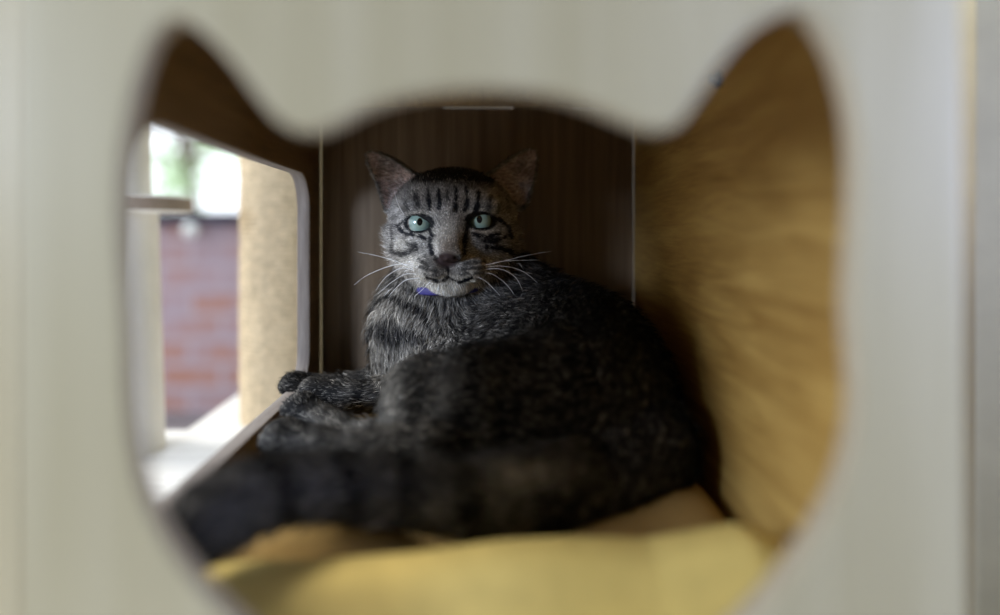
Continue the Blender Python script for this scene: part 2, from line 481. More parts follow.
def torso_sdf(p):
    d = ell(p, W(430, 335, .590), (.050, .050, .056))                       # chest
    d = smin(d, cone(p, HC + np.array((0.004, 0.020, -0.020)), W(440, 315, .60), .040, .050), .02)   # neck
    d = smin(d, ell(p, W(492, 348, .580), (.062, .056, .058)), .02)          # shoulders
    d = smin(d, ell(p, W(560, 372, .545), (.072, .070, .068)), .03)          # ribs and back
    d = smin(d, cone(p, HC + np.array((0.010, 0.030, -0.030)), W(540, 335, .575), .036, .050), .02)
    d = smin(d, ell(p, W(590, 396, .505), (.053, .076, .070)), .03)          # loin
    d = smin(d, ell(p, W(588, 420, .465), (.0535, .058, .057)), .03)          # rump
    d = smin(d, ell(p, W(500, 405, .53), (.070, .060, .055)), .03)           # belly
    return d

def cat_sdf(p):
    p = p.astype(np.float32)
    hd = head_sdf(p)
    t = smin(torso_sdf(p), hd, 0.010)
    d = t
    for leg, r, tr in PAWS:
        l = chain(p, *leg)
        e = np.array(leg[0][-1]); l = smin(l, ell(p, e, (r * 1.25, r * 1.15, r)), .006)
        l = toes(p, leg, r, tr, l)
        d = np.minimum(d, smin(t, l, 0.014))
    tl = chain(p, *TAIL)
    d = np.minimum(d, smin(t, tl, 0.005))
    return d

def surface_nets(D, org, h):
    S = D < 0
    nx, ny, nz = D.shape
    c = np.zeros((nx - 1, ny - 1, nz - 1), np.uint8)
    for i in (0, 1):
        for j in (0, 1):
            for k in (0, 1):
                c += S[i:nx-1+i, j:ny-1+j, k:nz-1+k]
    act = (c > 0) & (c < 8)
    ids = np.argwhere(act)
    idx = np.full(act.shape, -1, np.int32); idx[act] = np.arange(len(ids))
    acc = np.zeros((len(ids), 3)); cnt = np.zeros(len(ids))
    corners = [(i, j, k) for i in (0, 1) for j in (0, 1) for k in (0, 1)]
    for a in corners:
        for ax in range(3):
            if a[ax]: continue
            b = list(a); b[ax] = 1
            da = D[ids[:, 0] + a[0], ids[:, 1] + a[1], ids[:, 2] + a[2]]
            db = D[ids[:, 0] + b[0], ids[:, 1] + b[1], ids[:, 2] + b[2]]
            m = (da < 0) != (db < 0)
            t = np.where(m, da / np.where(m, da - db, 1), 0)
            pos = np.array(a, float)[None, :].repeat(len(ids), 0); pos[:, ax] += t
            acc[m] += pos[m]; cnt[m] += 1
    V = (ids + acc / cnt[:, None]) * h + org
    quads = []
    for ax in range(3):
        sl0 = [slice(1, -1)] * 3; sl1 = [slice(1, -1)] * 3
        sl0[ax] = slice(0, -1); sl1[ax] = slice(1, None)
        s0, s1 = S[tuple(sl0)], S[tuple(sl1)]
        ch = np.argwhere(s0 != s1)
        flip = s0[tuple(ch.T)]
        for d_ in range(3):
            if d_ != ax: ch[:, d_] += 1
        o1, o2 = [d_ for d_ in range(3) if d_ != ax]
        if ax == 1: o1, o2 = o2, o1
        q = []
        for (a, b) in ((-1, -1), (0, -1), (0, 0), (-1, 0)):
            cc = ch.copy(); cc[:, o1] += a; cc[:, o2] += b
            q.append(idx[cc[:, 0], cc[:, 1], cc[:, 2]])
        q = np.stack(q, 1)
        q[~flip] = q[~flip][:, ::-1]
        quads.append(q)
    return V, np.concatenate(quads)

def build_cat_surface(h=0.00125):
    lo = np.array([-0.178, 0.255, -0.205]); hi = np.array([0.162, 0.662, 0.080])
    B = 6
    n = (np.ceil((hi - lo) / (h * B)).astype(int))
    dims = n * B + 1
    D = np.full(dims, 1.0, np.float32)
    # coarse pass at block centres
    gi = np.stack(np.meshgrid(*[np.arange(k) for k in n], indexing='ij'), -1).reshape(-1, 3)
    cen = lo + (gi + 0.5) * B * h
    dc = cat_sdf(cen)
    rad = B * h * 0.87 + 0.004
    for i0 in range(1):
        near = gi[np.abs(dc) < rad * 1.35]
        far_in = gi[dc <= -rad * 1.35]
    for b in far_in:
        s = b * B; D[s[0]:s[0]+B+1, s[1]:s[1]+B+1, s[2]:s[2]+B+1] = -1.0
    off = np.stack(np.meshgrid(*[np.arange(B + 1)] * 3, indexing='ij'), -1).reshape(-1, 3)
    for c0 in range(0, len(near), 1500):
        nb = near[c0:c0+1500]
        ii = (nb[:, None, :] * B + off[None]).reshape(-1, 3)
        val = cat_sdf(lo + ii * h)
        D[ii[:, 0], ii[:, 1], ii[:, 2]] = val
    V, Q = surface_nets(D, lo, h)
    Q = Q[(Q >= 0).all(1)]
    return V, Q, D, lo, h

def grad(fn, p, e=0.0007):
    g = np.zeros(p.shape)
    for s in ((1, -1, -1), (-1, -1, 1), (-1, 1, -1), (1, 1, 1)):
        s = np.array(s, float); g += s * fn(p + s * e)[:, None]
    return g / np.maximum(np.linalg.norm(g, axis=1, keepdims=True), 1e-9)

V, Q, D, GLO, GH = build_cat_surface()
for _ in range(2):
    N = grad(cat_sdf, V); dv = np.clip(cat_sdf(V), -0.001, 0.001)
    V = V - N * dv[:, None] * 0.8
N = grad(cat_sdf, V)

# ---- value noise
_tab = rng.random((64, 64, 64)).astype(np.float32)
def vnoise(p, s):
    q = p * s; i = np.floor(q).astype(int); f = q - i; f = f * f * (3 - 2 * f); i &= 63; j = (i + 1) & 63
    def g(a, b, c): return _tab[a, b, c]
    x0, y0, z0 = i.T; x1, y1, z1 = j.T; fx, fy, fz = f.T
    return ((g(x0,y0,z0)*(1-fx)+g(x1,y0,z0)*fx)*(1-fy)+(g(x0,y1,z0)*(1-fx)+g(x1,y1,z0)*fx)*fy)*(1-fz) + \
           ((g(x0,y0,z1)*(1-fx)+g(x1,y0,z1)*fx)*(1-fy)+(g(x0,y1,z1)*(1-fx)+g(x1,y1,z1)*fx)*fy)*fz

# ---- guides: lie of the coat and the run of the stripes
guides = []   # pos, dir, t, radius-weight, part(0 torso,1 leg,2 tail)
def add_guides(pts, rs, part, t0=0.0, n=6):
    pts = [np.array(p) for p in pts]; t = t0
    for i in range(len(pts) - 1):
        d = pts[i+1] - pts[i]; L = np.linalg.norm(d)
        for k in range(n):
            guides.append((*(pts[i] + d * k / n), *(d / L), t + L * k / n, rs[i] + (rs[i+1] - rs[i]) * k / n, part))
        t += L
spine = [HC + np.array((.002, .03, -.02)), W(452, 330, .60), W(500, 345, .585), W(560, 368, .548), W(603, 398, .505), W(606, 425, .455)]
add_guides(spine, [.045, .052, .058, .068, .068, .06], 0)
add_guides([W(440, 300, .585), W(418, 350, .575), W(430, 385, .56)], [.045, .045, .04], 3, 0.3)
add_guides(*FLEG1, 1, 0.0); add_guides(*FLEG2, 1, 0.02); add_guides(*HLEG1, 1, 0.0); add_guides(*HLEG2, 1, 0.01)
add_guides(TAIL[0][2:], TAIL[1][2:], 2, 0.0)
G = np.array(guides)

def field(p):
    """nearest guides -> flow direction, stripe parameter, part"""
    fl = np.zeros((len(p), 3)); tt = np.zeros(len(p)); wsum = np.zeros(len(p)); best = np.full(len(p), 1e9); part = np.zeros(len(p), int); chw = np.zeros(len(p))
    for g in G:
        d = np.linalg.norm(p - g[:3], axis=1) - g[7]
        m = d < best; best[m] = d[m]; part[m] = int(g[8])
    for g in G:
        d = np.linalg.norm(p - g[:3], axis=1) - g[7]
        gp = int(g[8]); same = (part == gp) | ((part == 0) & (gp == 3)) | ((part == 3) & (gp == 0))
        w = np.exp(-((d - best) / 0.010) ** 2) * same + 1e-12
        fl += w[:, None] * g[3:6]; tt += w * g[6]; wsum += w; chw += w * (gp == 3)
    return fl / wsum[:, None], tt / wsum, part, chw / wsum

# ---- head markings, drawn in head coordinates (strokes measured off the face)
def fmap(X, Y, d=0.532):
    px, py = 380 + X / 5.125, 180 + Y / 5.125
    return ((px - VX) * d / F - HC[0], (VY - py) * d / F - HC[2])
PXM = 0.532 / F / 5.125       # metres per unit of the strokes' drawing
dark_strokes = [
 ([(248,60),(258,110),(258,160)],14,1),([(305,55),(308,120),(303,150)],11,1),([(345,50),(350,105)],7,.8),([(388,50),(391,120),(385,165)],12,1),
 ([(440,50),(446,110),(433,160)],14,1),([(503,70),(497,130),(478,165)],14,1),([(180,70),(200,130)],16,.8),([(562,90),(548,150)],16,.9),
 ([(120,110),(150,160)],12,.6),([(610,120),(600,170)],14,.6),
 ([(258,248),(272,285),(264,325),(275,375)],12,1),([(446,240),(437,290),(432,325),(430,375)],14,1),
 ([(158,200),(125,208),(90,240)],11,1),([(100,250),(140,276),(200,290),(245,305)],11,1),([(145,325),(190,328)],9,.8),
 ([(72,370),(110,386),(155,368),(190,350)],12,.9),([(48,240),(62,310),(52,370)],14,.8),
 ([(570,190),(620,212),(660,250),(672,300)],14,1),([(470,278),(540,292),(610,275)],12,1),([(530,312),(590,312),(645,292)],13,1),
 ([(540,340),(620,352),(690,385)],16,1),
 ([(205,405),(255,432)],6,.8),([(215,440),(295,456)],6,.8),([(235,478),(315,480)],5,.8),
 ([(430,425),(530,415)],6,.8),([(425,448),(545,440)],6,.8),([(405,472),(530,470)],5,.8),
 ([(352,438),(352,492)],4,1),([(352,492),(312,514),(245,492)],6,1),([(352,492),(400,514),(465,492)],6,1),
 ([(283,385),(300,405),(335,432)],8,.9),([(405,385),(398,405),(370,432)],8,.9),
]
light_blobs = [((212,275),(75,28),.8),((505,262),(80,26),.6),((110,330),(60,40),.6),((160,430),(80,45),.9),((560,425),(90,40),.6),
               ((350,540),(110,42),1.3),((240,500),(95,42),1.0),((470,500),(95,42),1.0),((290,330),(14,60),.7),((350,250),(50,60),.6),((120,230),(30,25),.5),
               ((212,180),(60,14),.8),((505,165),(60,14),.6)]

def seg_dist(u, w, pts):
    d = np.full(u.shape, 1e9)
    for a, b in zip(pts[:-1], pts[1:]):
        ex, ey = b[0]-a[0], b[1]-a[1]
        t = np.clip(((u-a[0])*ex + (w-a[1])*ey) / (ex*ex+ey*ey), 0, 1)
        d = np.minimum(d, np.hypot(u-a[0]-ex*t, w-a[1]-ey*t))
    return d

BLACK = np.array((0.006, 0.006, 0.008)); GREY = np.array((0.115, 0.108, 0.102)); PALE = np.array((0.40, 0.375, 0.33))
CREAM = np.array((0.62, 0.57, 0.48)); TAN = np.array((0.23, 0.165, 0.11)); PINK = np.array((0.085, 0.052, 0.048)); EARPINK = np.array((0.40, 0.30, 0.27))
def mixc(a, b, f): return a + (b - a) * np.clip(f, 0, 1)[:, None]

def colour(p):
    """coat colour at points near the surface; also a head mask"""
    q = head_local(p.astype(np.float32)); u, w, v = q.T.astype(float)
    fl, tt, part, chw = field(p)
    n1 = vnoise(p, 60.0); n2 = vnoise(p, 260.0)
    hd = head_sdf(p); ts = torso_sdf(p)
    hm = np.clip((ts - hd + 0.004) / 0.012, 0, 1) * (w > -0.055)
    # body
    lam = np.where(part == 2, 0.034, np.where(part == 1, 0.026, 0.030))
    s = np.sin(2 * np.pi * (tt + 0.012 * (n1 - 0.5)) / lam + 2.2 * (vnoise(p, 22.0) - 0.5))
    st = np.clip(s * 1.3 + 0.1, 0, 1)
    base = mixc(np.tile(GREY * 0.95, (len(p), 1)), np.tile(PALE * 0.5, (len(p), 1)), (n1 - 0.3) * 0.4)
    c = mixc(base, np.tile(BLACK, (len(p), 1)), st * 0.92)
    # dark saddle over the back and rump, paler chest
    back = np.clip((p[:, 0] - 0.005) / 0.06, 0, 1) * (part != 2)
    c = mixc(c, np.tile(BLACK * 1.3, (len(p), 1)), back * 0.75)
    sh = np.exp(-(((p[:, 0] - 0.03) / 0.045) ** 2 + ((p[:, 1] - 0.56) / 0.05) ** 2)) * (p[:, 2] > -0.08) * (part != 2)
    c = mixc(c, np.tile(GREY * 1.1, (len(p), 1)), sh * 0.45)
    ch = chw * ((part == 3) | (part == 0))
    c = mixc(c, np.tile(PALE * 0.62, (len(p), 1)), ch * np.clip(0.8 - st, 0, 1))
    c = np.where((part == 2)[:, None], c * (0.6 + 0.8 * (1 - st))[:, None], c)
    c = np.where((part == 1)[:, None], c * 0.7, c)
    # pale hock patch by the tail root; window light on the knee edge painted into the coat
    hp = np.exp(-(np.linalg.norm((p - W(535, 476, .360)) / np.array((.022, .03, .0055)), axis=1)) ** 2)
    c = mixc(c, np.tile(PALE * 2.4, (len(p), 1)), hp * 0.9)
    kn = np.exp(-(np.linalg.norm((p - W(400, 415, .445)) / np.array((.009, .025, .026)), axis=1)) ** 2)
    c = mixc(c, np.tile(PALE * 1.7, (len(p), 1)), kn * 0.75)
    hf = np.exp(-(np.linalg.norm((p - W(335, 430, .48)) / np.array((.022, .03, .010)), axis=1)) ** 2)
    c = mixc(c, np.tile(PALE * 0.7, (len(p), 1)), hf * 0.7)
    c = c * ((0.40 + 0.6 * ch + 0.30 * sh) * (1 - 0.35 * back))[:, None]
    # head
    K = PXM
    h = mixc(np.tile(GREY * 1.4, (len(p), 1)), np.tile(PALE * 0.95, (len(p), 1)), (n1 - .25) * 0.9)
    bu, bw = fmap(350, 320)
    br = np.exp(-(((u - bu) / (42 * K)) ** 2 + ((w - bw) / (90 * K)) ** 2))
    h = mixc(h, np.tile(TAN * 1.1, (len(p), 1)), br * 0.75)
    for (X, Y), (rx, ry), a in light_blobs:
        cu, cw = fmap(X, Y)
        g = np.exp(-(((u - cu) / (rx * K)) ** 2 + ((w - cw) / (ry * K)) ** 2))
        h = mixc(h, np.tile(CREAM * 1.1, (len(p), 1)), g * a * 0.9)
    wob = (n2 - 0.5) * 0.0022 + (vnoise(p, 900.) - .5) * 0.0014
    for pts, wd, a in dark_strokes:
        pp = [fmap(*t) for t in pts]
        d = seg_dist(u, w, pp) + wob
        h = mixc(h, np.tile(BLACK * 1.4, (len(p), 1)), a * np.clip(1.5 - d / (max(wd, 8) * 0.95 * K), 0, 1) * (v > 0.0))
    for (eu, ew, ev), s_ in zip(EYES, (-1, 1)):        # dark eye rims
        e = np.hypot((u - eu) / 0.0108, (w - ew + 0.0008) / 0.0066)
        h = mixc(h, np.tile(BLACK * 0.7, (len(p), 1)), np.clip((1.26 - e) / 0.16, 0, 1) * (v > 0.012))
    _, crw = fmap(0, 48)
    crown = np.clip((w - crw + 0.006 * (n1 - .5)) / 0.007, 0, 1) * (np.abs(u + 0.0) < 0.034)
    h = mixc(h, np.tile(BLACK * 0.7, (len(p), 1)), crown * 0.97)
    nape = np.clip((-v - 0.018) / 0.012, 0, 1)
    h = mixc(h, np.tile(BLACK * 2, (len(p), 1)), nape * 0.7)
    # nose leather
    nu, nw = fmap(345, 402)
    nz = np.clip(1.25 - np.hypot((u - nu) / 0.0078, (w - nw + 0.0006) / 0.0052), 0, 1) * 3 * (v > 0.05)
    h = mixc(h, np.tile(PINK * 0.8, (len(p), 1)), nz)
    # ears
    for e in EARS:
        es = ear_sdf(q, e)
        bx, by = e['base']; tx, ty = e['tip']; L = math.hypot(tx-bx, ty-by); ax, ay = (tx-bx)/L, (ty-by)/L
        b = (u-bx)*ax + (w-by)*ay; a_ = -(u-bx)*ay + (w-by)*ax
        vs = -0.012 - 0.10 * b + 26.0 * a_ * a_
        inn = (es < 0.0022) & (v > vs) & (b > 0.004)
        outb = (es < 0.0022) & (v <= vs) & (b > 0.006)
        ed = poly2d(u, w, e['poly'])
        ec = mixc(np.tile(EARPINK * 0.75, (len(p), 1)), np.tile(EARPINK * 1.35, (len(p), 1)), n2 * 1.2 - 0.1)
        ec = mixc(ec, np.tile(BLACK * 4, (len(p), 1)), np.exp(-((b - L * .68) / .008) ** 2 - ((a_ - 0.005 * np.sign(tx)) / .006) ** 2) * .7)
        h = np.where(inn[:, None], ec, h)
        h = np.where(outb[:, None], BLACK * 2.2, h)
        rim = (es < 0.0022) & (ed > -0.0012) & (b > 0.004) & (v > vs)
        h = np.where(rim[:, None], PALE * 0.35, h)
    c = mixc(c, h, hm)
    return np.clip(c, 0.002, 1), hm, fl, part, q

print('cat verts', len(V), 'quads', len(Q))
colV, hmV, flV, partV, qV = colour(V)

def fur_material(name, rough=0.55, spec=0.14, use_fn=True):
    m, nt, b = new_mat(name)
    at = nt.nodes.new('ShaderNodeAttribute'); at.attribute_name = 'coat'
    nt.links.new(at.outputs['Color'], b.inputs['Base Color'])
    b.inputs['Roughness'].default_value = rough; b.inputs['Specular IOR Level'].default_value = spec
    b.inputs['Sheen Weight'].default_value = 0.0
    if use_fn:
        an = nt.nodes.new('ShaderNodeAttribute'); an.attribute_name = 'lie'
        ge = nt.nodes.new('ShaderNodeNewGeometry')
        mx = nt.nodes.new('ShaderNodeMix'); mx.data_type = 'VECTOR'; mx.inputs['Factor'].default_value = 0.5
        nt.links.new(an.outputs['Vector'], mx.inputs['A']); nt.links.new(ge.outputs['Normal'], mx.inputs['B'])
        vn = nt.nodes.new('ShaderNodeVectorMath'); vn.operation = 'NORMALIZE'
        nt.links.new(mx.outputs['Result'], vn.inputs[0]); nt.links.new(vn.outputs[0], b.inputs['Normal'])
    return m
M['skin'] = fur_material('tabby_undercoat', 0.7, 0.2, False)
M['fur'] = fur_material('tabby_fur')

def mesh_np(name, verts, faces_list, colors=None, lie=None, smooth=True):
    """faces_list: list of (n x k) arrays"""
    me = bpy.data.meshes.new(name)
    me.vertices.add(len(verts)); me.vertices.foreach_set('co', np.ascontiguousarray(verts, np.float32).ravel())
    li = np.concatenate([f.ravel() for f in faces_list]).astype(np.int32)
    tot = np.concatenate([np.full(len(f), f.shape[1], np.int32) for f in faces_list])
    st = np.concatenate([[0], np.cumsum(tot)[:-1]]).astype(np.int32)
    me.loops.add(len(li)); me.loops.foreach_set('vertex_index', li)
    me.polygons.add(len(tot)); me.polygons.foreach_set('loop_start', st)
    try: me.polygons.foreach_set('loop_total', tot)
    except Exception: pass
    if smooth: me.polygons.foreach_set('use_smooth', np.ones(len(tot), bool))
    if colors is not None:
        a = me.attributes.new('coat', 'FLOAT_COLOR', 'POINT')
        a.data.foreach_set('color', np.concatenate([colors, np.ones((len(colors), 1))], 1).astype(np.float32).ravel())
    if lie is not None:
        a = me.attributes.new('lie', 'FLOAT_VECTOR', 'POINT'); a.data.foreach_set('vector', lie.astype(np.float32).ravel())
    me.update(calc_edges=True); me.validate()
    return me

UP = np.array((0, 0, H))
cat = empty('cat', (0.05, 0.48, H - 0.18), 'grey and black tabby cat lying in the box, facing the viewer with pale green eyes', 'cat')
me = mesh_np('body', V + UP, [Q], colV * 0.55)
body = link('body', me, M['skin'], cat)

# ---- fur strands
tri = np.concatenate([Q[:, [0, 1, 2]], Q[:, [0, 2, 3]]])
A, Bv, Cv = V[tri[:, 0]], V[tri[:, 1]], V[tri[:, 2]]
area = 0.5 * np.linalg.norm(np.cross(Bv - A, Cv - A), axis=1)
cen = (A + Bv + Cv) / 3; nrm = (N[tri[:, 0]] + N[tri[:, 1]] + N[tri[:, 2]]) / 3
hmT = hmV[tri[:, 0]]
tocam = -cen / np.linalg.norm(cen, axis=1, keepdims=True)
facing = (nrm * tocam).sum(1)
q0 = head_local(cen.astype(np.float32)); 
dens = 1.0 + 2.6 * (hmT > 0.5)
dens *= np.where(facing > -0.35, 1.0, 0.12)
dens *= np.where((nrm[:, 2] < -0.6) & (hmT < 0.5), 0.15, 1.0)
for (eu, ew, ev) in EYES:
    dens *= ~((np.hypot((q0[:, 0] - eu) / 0.0106, (q0[:, 1] - ew + 0.0008) / 0.0066) < 1.0) & (q0[:, 2] > 0.01))
nu, nw = fmap(345, 402)
dens *= ~((np.hypot((q0[:, 0] - nu) / 0.0082, (q0[:, 1] - nw) / 0.0058) < 1.0) & (q0[:, 2] > 0.05))
inear = np.zeros(len(cen), bool)
for e in EARS:
    es = ear_sdf(q0, e); bx, by = e['base']; tx, ty = e['tip']; L = math.hypot(tx-bx, ty-by); ax, ay = (tx-bx)/L, (ty-by)/L
    b_ = (q0[:, 0]-bx)*ax + (q0[:, 1]-by)*ay
    inear |= (es < 0.002) & (b_ > 0.006)
dens *= np.where(inear, 0.5, 1.0)
NS = 300000
pr = area * dens; pr /= pr.sum()
sel = rng.choice(len(tri), NS, p=pr)
r1, r2 = np.sqrt(rng.random(NS)), rng.random(NS)
w0, w1, w2 = 1 - r1, r1 * (1 - r2), r1 * r2
root = A[sel] * w0[:, None] + Bv[sel] * w1[:, None] + Cv[sel] * w2[:, None]
nn = N[tri[sel, 0]] * w0[:, None] + N[tri[sel, 1]] * w1[:, None] + N[tri[sel, 2]] * w2[:, None]
nn /= np.linalg.norm(nn, axis=1, keepdims=True)
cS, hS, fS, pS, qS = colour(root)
inE = inear[sel]
# lie on the head: away from the nose, backwards
nose = np.array((0, -0.020, 0.060)); ql = qS - nose
hf = np.stack([ql[:, 0] * 1.3, -(ql[:, 2]), ql[:, 1] * 1.1], 1)         # to x, depth, z
low = np.clip((-qS[:, 1] - 0.028) / 0.01, 0, 1)
hf[:, 2] -= low * 0.03; hf /= np.linalg.norm(hf, axis=1, keepdims=True)
flow = np.where((hS > 0.5)[:, None], hf, fS)
for e in EARS:
    sg = np.sign(e['tip'][0]); m_ = inE & (np.sign(qS[:, 0]) == sg)
    flow[m_] = np.array((0.75 * sg, 0.0, 0.35))
flow = flow + (rng.random((NS, 3)) - 0.5) * 0.45
swirl = np.stack([vnoise(root, 45.), vnoise(root + 3.3, 45.), vnoise(root + 7.7, 45.)], 1) - 0.5
flow += swirl * 0.9
flow -= nn * (flow * nn).sum(1, keepdims=True)
flow /= np.maximum(np.linalg.norm(flow, axis=1, keepdims=True), 1e-6)
Ln = np.where(hS > 0.5, 0.0034, np.where(pS == 2, 0.0085, np.where(pS == 1, 0.0060, np.where(pS == 3, 0.0095, 0.0078))))
front = np.clip((qS[:, 2] - 0.02) / 0.03, 0, 1) * (hS > 0.5)
Ln = Ln * (1 - 0.45 * front)
Ln = np.where((hS > .5) & (qS[:, 2] < 0.012) & (np.abs(qS[:, 0]) > .03) & (qS[:, 1] < 0.0), 0.0080, Ln)
Ln = np.where((hS > .5) & (qS[:, 1] < -0.043), 0.0055, Ln)
pawd = np.full(NS, 1.0)
for leg, r, tr in PAWS: pawd = np.minimum(pawd, np.linalg.norm(root - np.array(leg[0][-1]), axis=1))
Ln = np.where((pawd < 0.028) & (hS < .5), 0.0035, Ln)
guard = rng.random(NS) < 0.07
Ln = np.where(inE, 0.0048, Ln) * rng.uniform(0.6, 1.25, NS) * np.where(guard & ~inE & (front < .2), 1.6, 1.0)
lift = np.where(hS > 0.5, 0.42, 0.36) + rng.uniform(-0.12, 0.2, NS) + guard * 0.3
wd = np.where(hS > 0.5, 0.00022, 0.00036) * rng.uniform(0.7, 1.3, NS)
d1 = flow * 0.8 + nn * (lift * 1.35)[:, None]; d2 = flow * 1.0 + nn * (lift * 0.45)[:, None]
d1 /= np.linalg.norm(d1, axis=1, keepdims=True); d2 /= np.linalg.norm(d2, axis=1, keepdims=True)
sd = np.cross(d1, nn) + (rng.random((NS, 3)) - .5) * 0.8
sd -= d1 * (sd * d1).sum(1, keepdims=True); sd /= np.maximum(np.linalg.norm(sd, axis=1, keepdims=True), 1e-6)
b0 = root - nn * 0.0004
m0 = b0 + d1 * (Ln * 0.5)[:, None]; tp = m0 + d2 * (Ln * 0.5)[:, None]
sw = sd * wd[:, None]
FV = np.stack([b0 - sw, b0 + sw, m0 + sw * .8, m0 - sw * .8, tp], 1).reshape(-1, 3)
i5 = np.arange(NS)[:, None] * 5
FQ = i5 + np.array([[0, 1, 2, 3]]); FT = i5 + np.array([[3, 2, 4]])
# ticking: a share of the hairs carries pale tips
spk = vnoise(root, 620.0)
tick = rng.random(NS) * np.where(spk > 0.60, 0.32, 2.6) * np.where((hS > .5) & (cS.mean(1) < .02), 4.0, 1.0) * np.where(inE, .5, 1.); lum = (np.exp(rng.normal(0, 0.50, NS)) * (0.55 + 0.9 * vnoise(root, 170.0)) * np.where(hS > .5, 1.0, 0.9))[:, None]
darkness = np.clip(1 - cS.mean(1) / 0.12, 0, 1)
palep = np.where(hS > .5, 0.16, 0.20)
tipc = np.where((tick < palep)[:, None], mixc(cS, np.tile(PALE * 1.5, (NS, 1)), np.where(hS > .5, .45, np.where(pS == 2, .28, .32))), cS)
rc = cS * 0.55 * lum; mc = cS * lum; tc_ = tipc * lum
FC = np.clip(np.stack([rc, rc, mc * .5 + tc_ * .5, mc * .5 + tc_ * .5, tc_], 1).reshape(-1, 3), 0, 1)
FL = np.repeat(nn, 5, axis=0)
fm = mesh_np('fur', FV + UP, [FQ, FT], FC, FL, smooth=False)
fur = link('fur', fm, M['fur'], cat); fur['kind'] = 'stuff'

# ---- eyes
def eye_mat(name, iris, iris2):
    m, nt, b = new_mat(name)
    tc = nt.nodes.new('ShaderNodeTexCoord'); sep = nt.nodes.new('ShaderNodeSeparateXYZ')
    nt.links.new(tc.outputs['Object'], sep.inputs[0])
    def mth(op, a, b_=None):
        n = nt.nodes.new('ShaderNodeMath'); n.operation = op
        for i, x in enumerate((a, b_)):
            if x is None: continue
            if isinstance(x, (int, float)): n.inputs[i].default_value = x
            else: nt.links.new(x, n.inputs[i])
        return n.outputs[0]
    x = mth('MULTIPLY', sep.outputs['X'], 1 / 0.0024); z = mth('MULTIPLY', mth('SUBTRACT', sep.outputs['Z'], 0.0010), 1 / 0.0033)
    pr_ = mth('SQRT', mth('ADD', mth('MULTIPLY', x, x), mth('MULTIPLY', z, z)))
    ri = mth('SQRT', mth('ADD', mth('MULTIPLY', sep.outputs['X'], sep.outputs['X']), mth('MULTIPLY', sep.outputs['Z'], sep.outputs['Z'])))
    ic = ramp(nt, mth('MULTIPLY', ri, 1 / 0.0100), [(0.15, iris2), (0.62, iris), (0.86, tuple(c * .55 for c in iris)), (0.93, (0.01, 0.01, 0.01))])
    mk = ramp(nt, pr_, [(0.85, (0, 0, 0)), (1.05, (1, 1, 1))])
    mx = nt.nodes.new('ShaderNodeMix'); mx.data_type = 'RGBA'; mx.inputs['A'].default_value = (0.003, 0.003, 0.004, 1)
    nt.links.new(mk, mx.inputs['Factor']); nt.links.new(ic, mx.inputs['B'])
    nt.links.new(mx.outputs['Result'], b.inputs['Base Color'])
    b.inputs['Roughness'].default_value = 0.12; b.inputs['Coat Weight'].default_value = 0.5; b.inputs['Coat Roughness'].default_value = 0.03
    return m
EM = eye_mat('pale_green_iris', (0.25, 0.37, 0.33), (0.32, 0.43, 0.34))
for (eu, ew, ev) in EYES:
    bm = bmesh.new(); bmesh.ops.create_uvsphere(bm, u_segments=40, v_segments=28, radius=ER)
    me = bpy.data.meshes.new('eye'); bm.to_mesh(me); bm.free()
    for p in me.polygons: p.use_smooth = True
    c = Vector((HC[0] + eu, HC[1] - ev, HC[2] + ew + H))
    o = bpy.data.objects.new('eye', me); COL.objects.link(o); me.materials.append(EM)
    o.parent = cat; o.location = c - Vector(cat.location)

# ---- whiskers (root and curve measured on the face, ends lying out to the sides)
def whisk(pts, r=0.00028):
    bm = bmesh.new()
    pp = catmull(pts, 8)
    n = len(pp)
    tube_mesh(bm, pp, [r * (1 - 0.75 * i / (n - 1)) for i in range(n)], 6)
    bm_obj('whisker', bm, M['whisker'], cat, True)
WH = [  # px polylines with depth
 [(416,270,.527),(398,262,.535),(378,256,.545),(358,252,.55)],
 [(420,268,.524),(402,264,.528),(384,268,.535),(366,276,.54),(354,285,.54)],
 [(418,272,.524),(402,268,.528),(386,277,.532),(376,290,.533)],
 [(420,275,.524),(406,274,.526),(392,282,.53),(378,294,.532)],
 [(420,278,.524),(406,280,.526),(396,288,.528),(388,297,.53)],
 [(478,267,.522),(500,262,.528),(524,256,.537),(552,251,.545)],
 [(482,266,.522),(505,261,.53),(540,260,.54)],
 [(480,268,.522),(502,266,.528),(524,272,.534),(545,290,.538)],
 [(480,270,.522),(500,269,.526),(516,278,.53),(525,297,.532)],
 [(480,273,.522),(492,274,.525),(506,284,.528),(518,300,.53)],
 [(474,276,.52),(484,280,.522),(494,289,.524),(500,296,.525)],
 [(430,282,.522),(424,288,.523),(414,297,.525)],
 [(404,215,.535),(398,204,.53),(394,190,.527)],
]
for wpt in WH: whisk([P(*t) for t in wpt])

# ---- collar
def collar():
    bm = bmesh.new()
    c = np.array((HC[0] + 0.001, HC[1] + 0.010, HC[2] - 0.0455)); R1, R2 = 0.0400, 0.0440
    n = 64; rings = []
    for i in range(n):
        a = 2 * math.pi * i / n
        o = np.array((math.cos(a), math.sin(a), 0.0)); ctr = c + np.array((R1 * math.cos(a), R2 * math.sin(a), 0.004 * math.sin(a) + 0.003 * math.cos(a)))
        ring = []
        for k in range(8):
            t = 2 * math.pi * k / 8
            pnt = ctr + o * 0.0014 * math.cos(t) + np.array((0, 0, 1)) * 0.0036 * math.sin(t)
            ring.append(bm.verts.new((pnt[0], pnt[1], pnt[2] + H)))
        rings.append(ring)
    for i in range(n):
        a, b = rings[i], rings[(i + 1) % n]
        for k in range(8): bm.faces.new((a[k], a[(k+1) % 8], b[(k+1) % 8], b[k]))
    o = bm_obj('collar', bm, M['collar'], cat, True); tag(o, 'thin violet-blue collar')
collar()

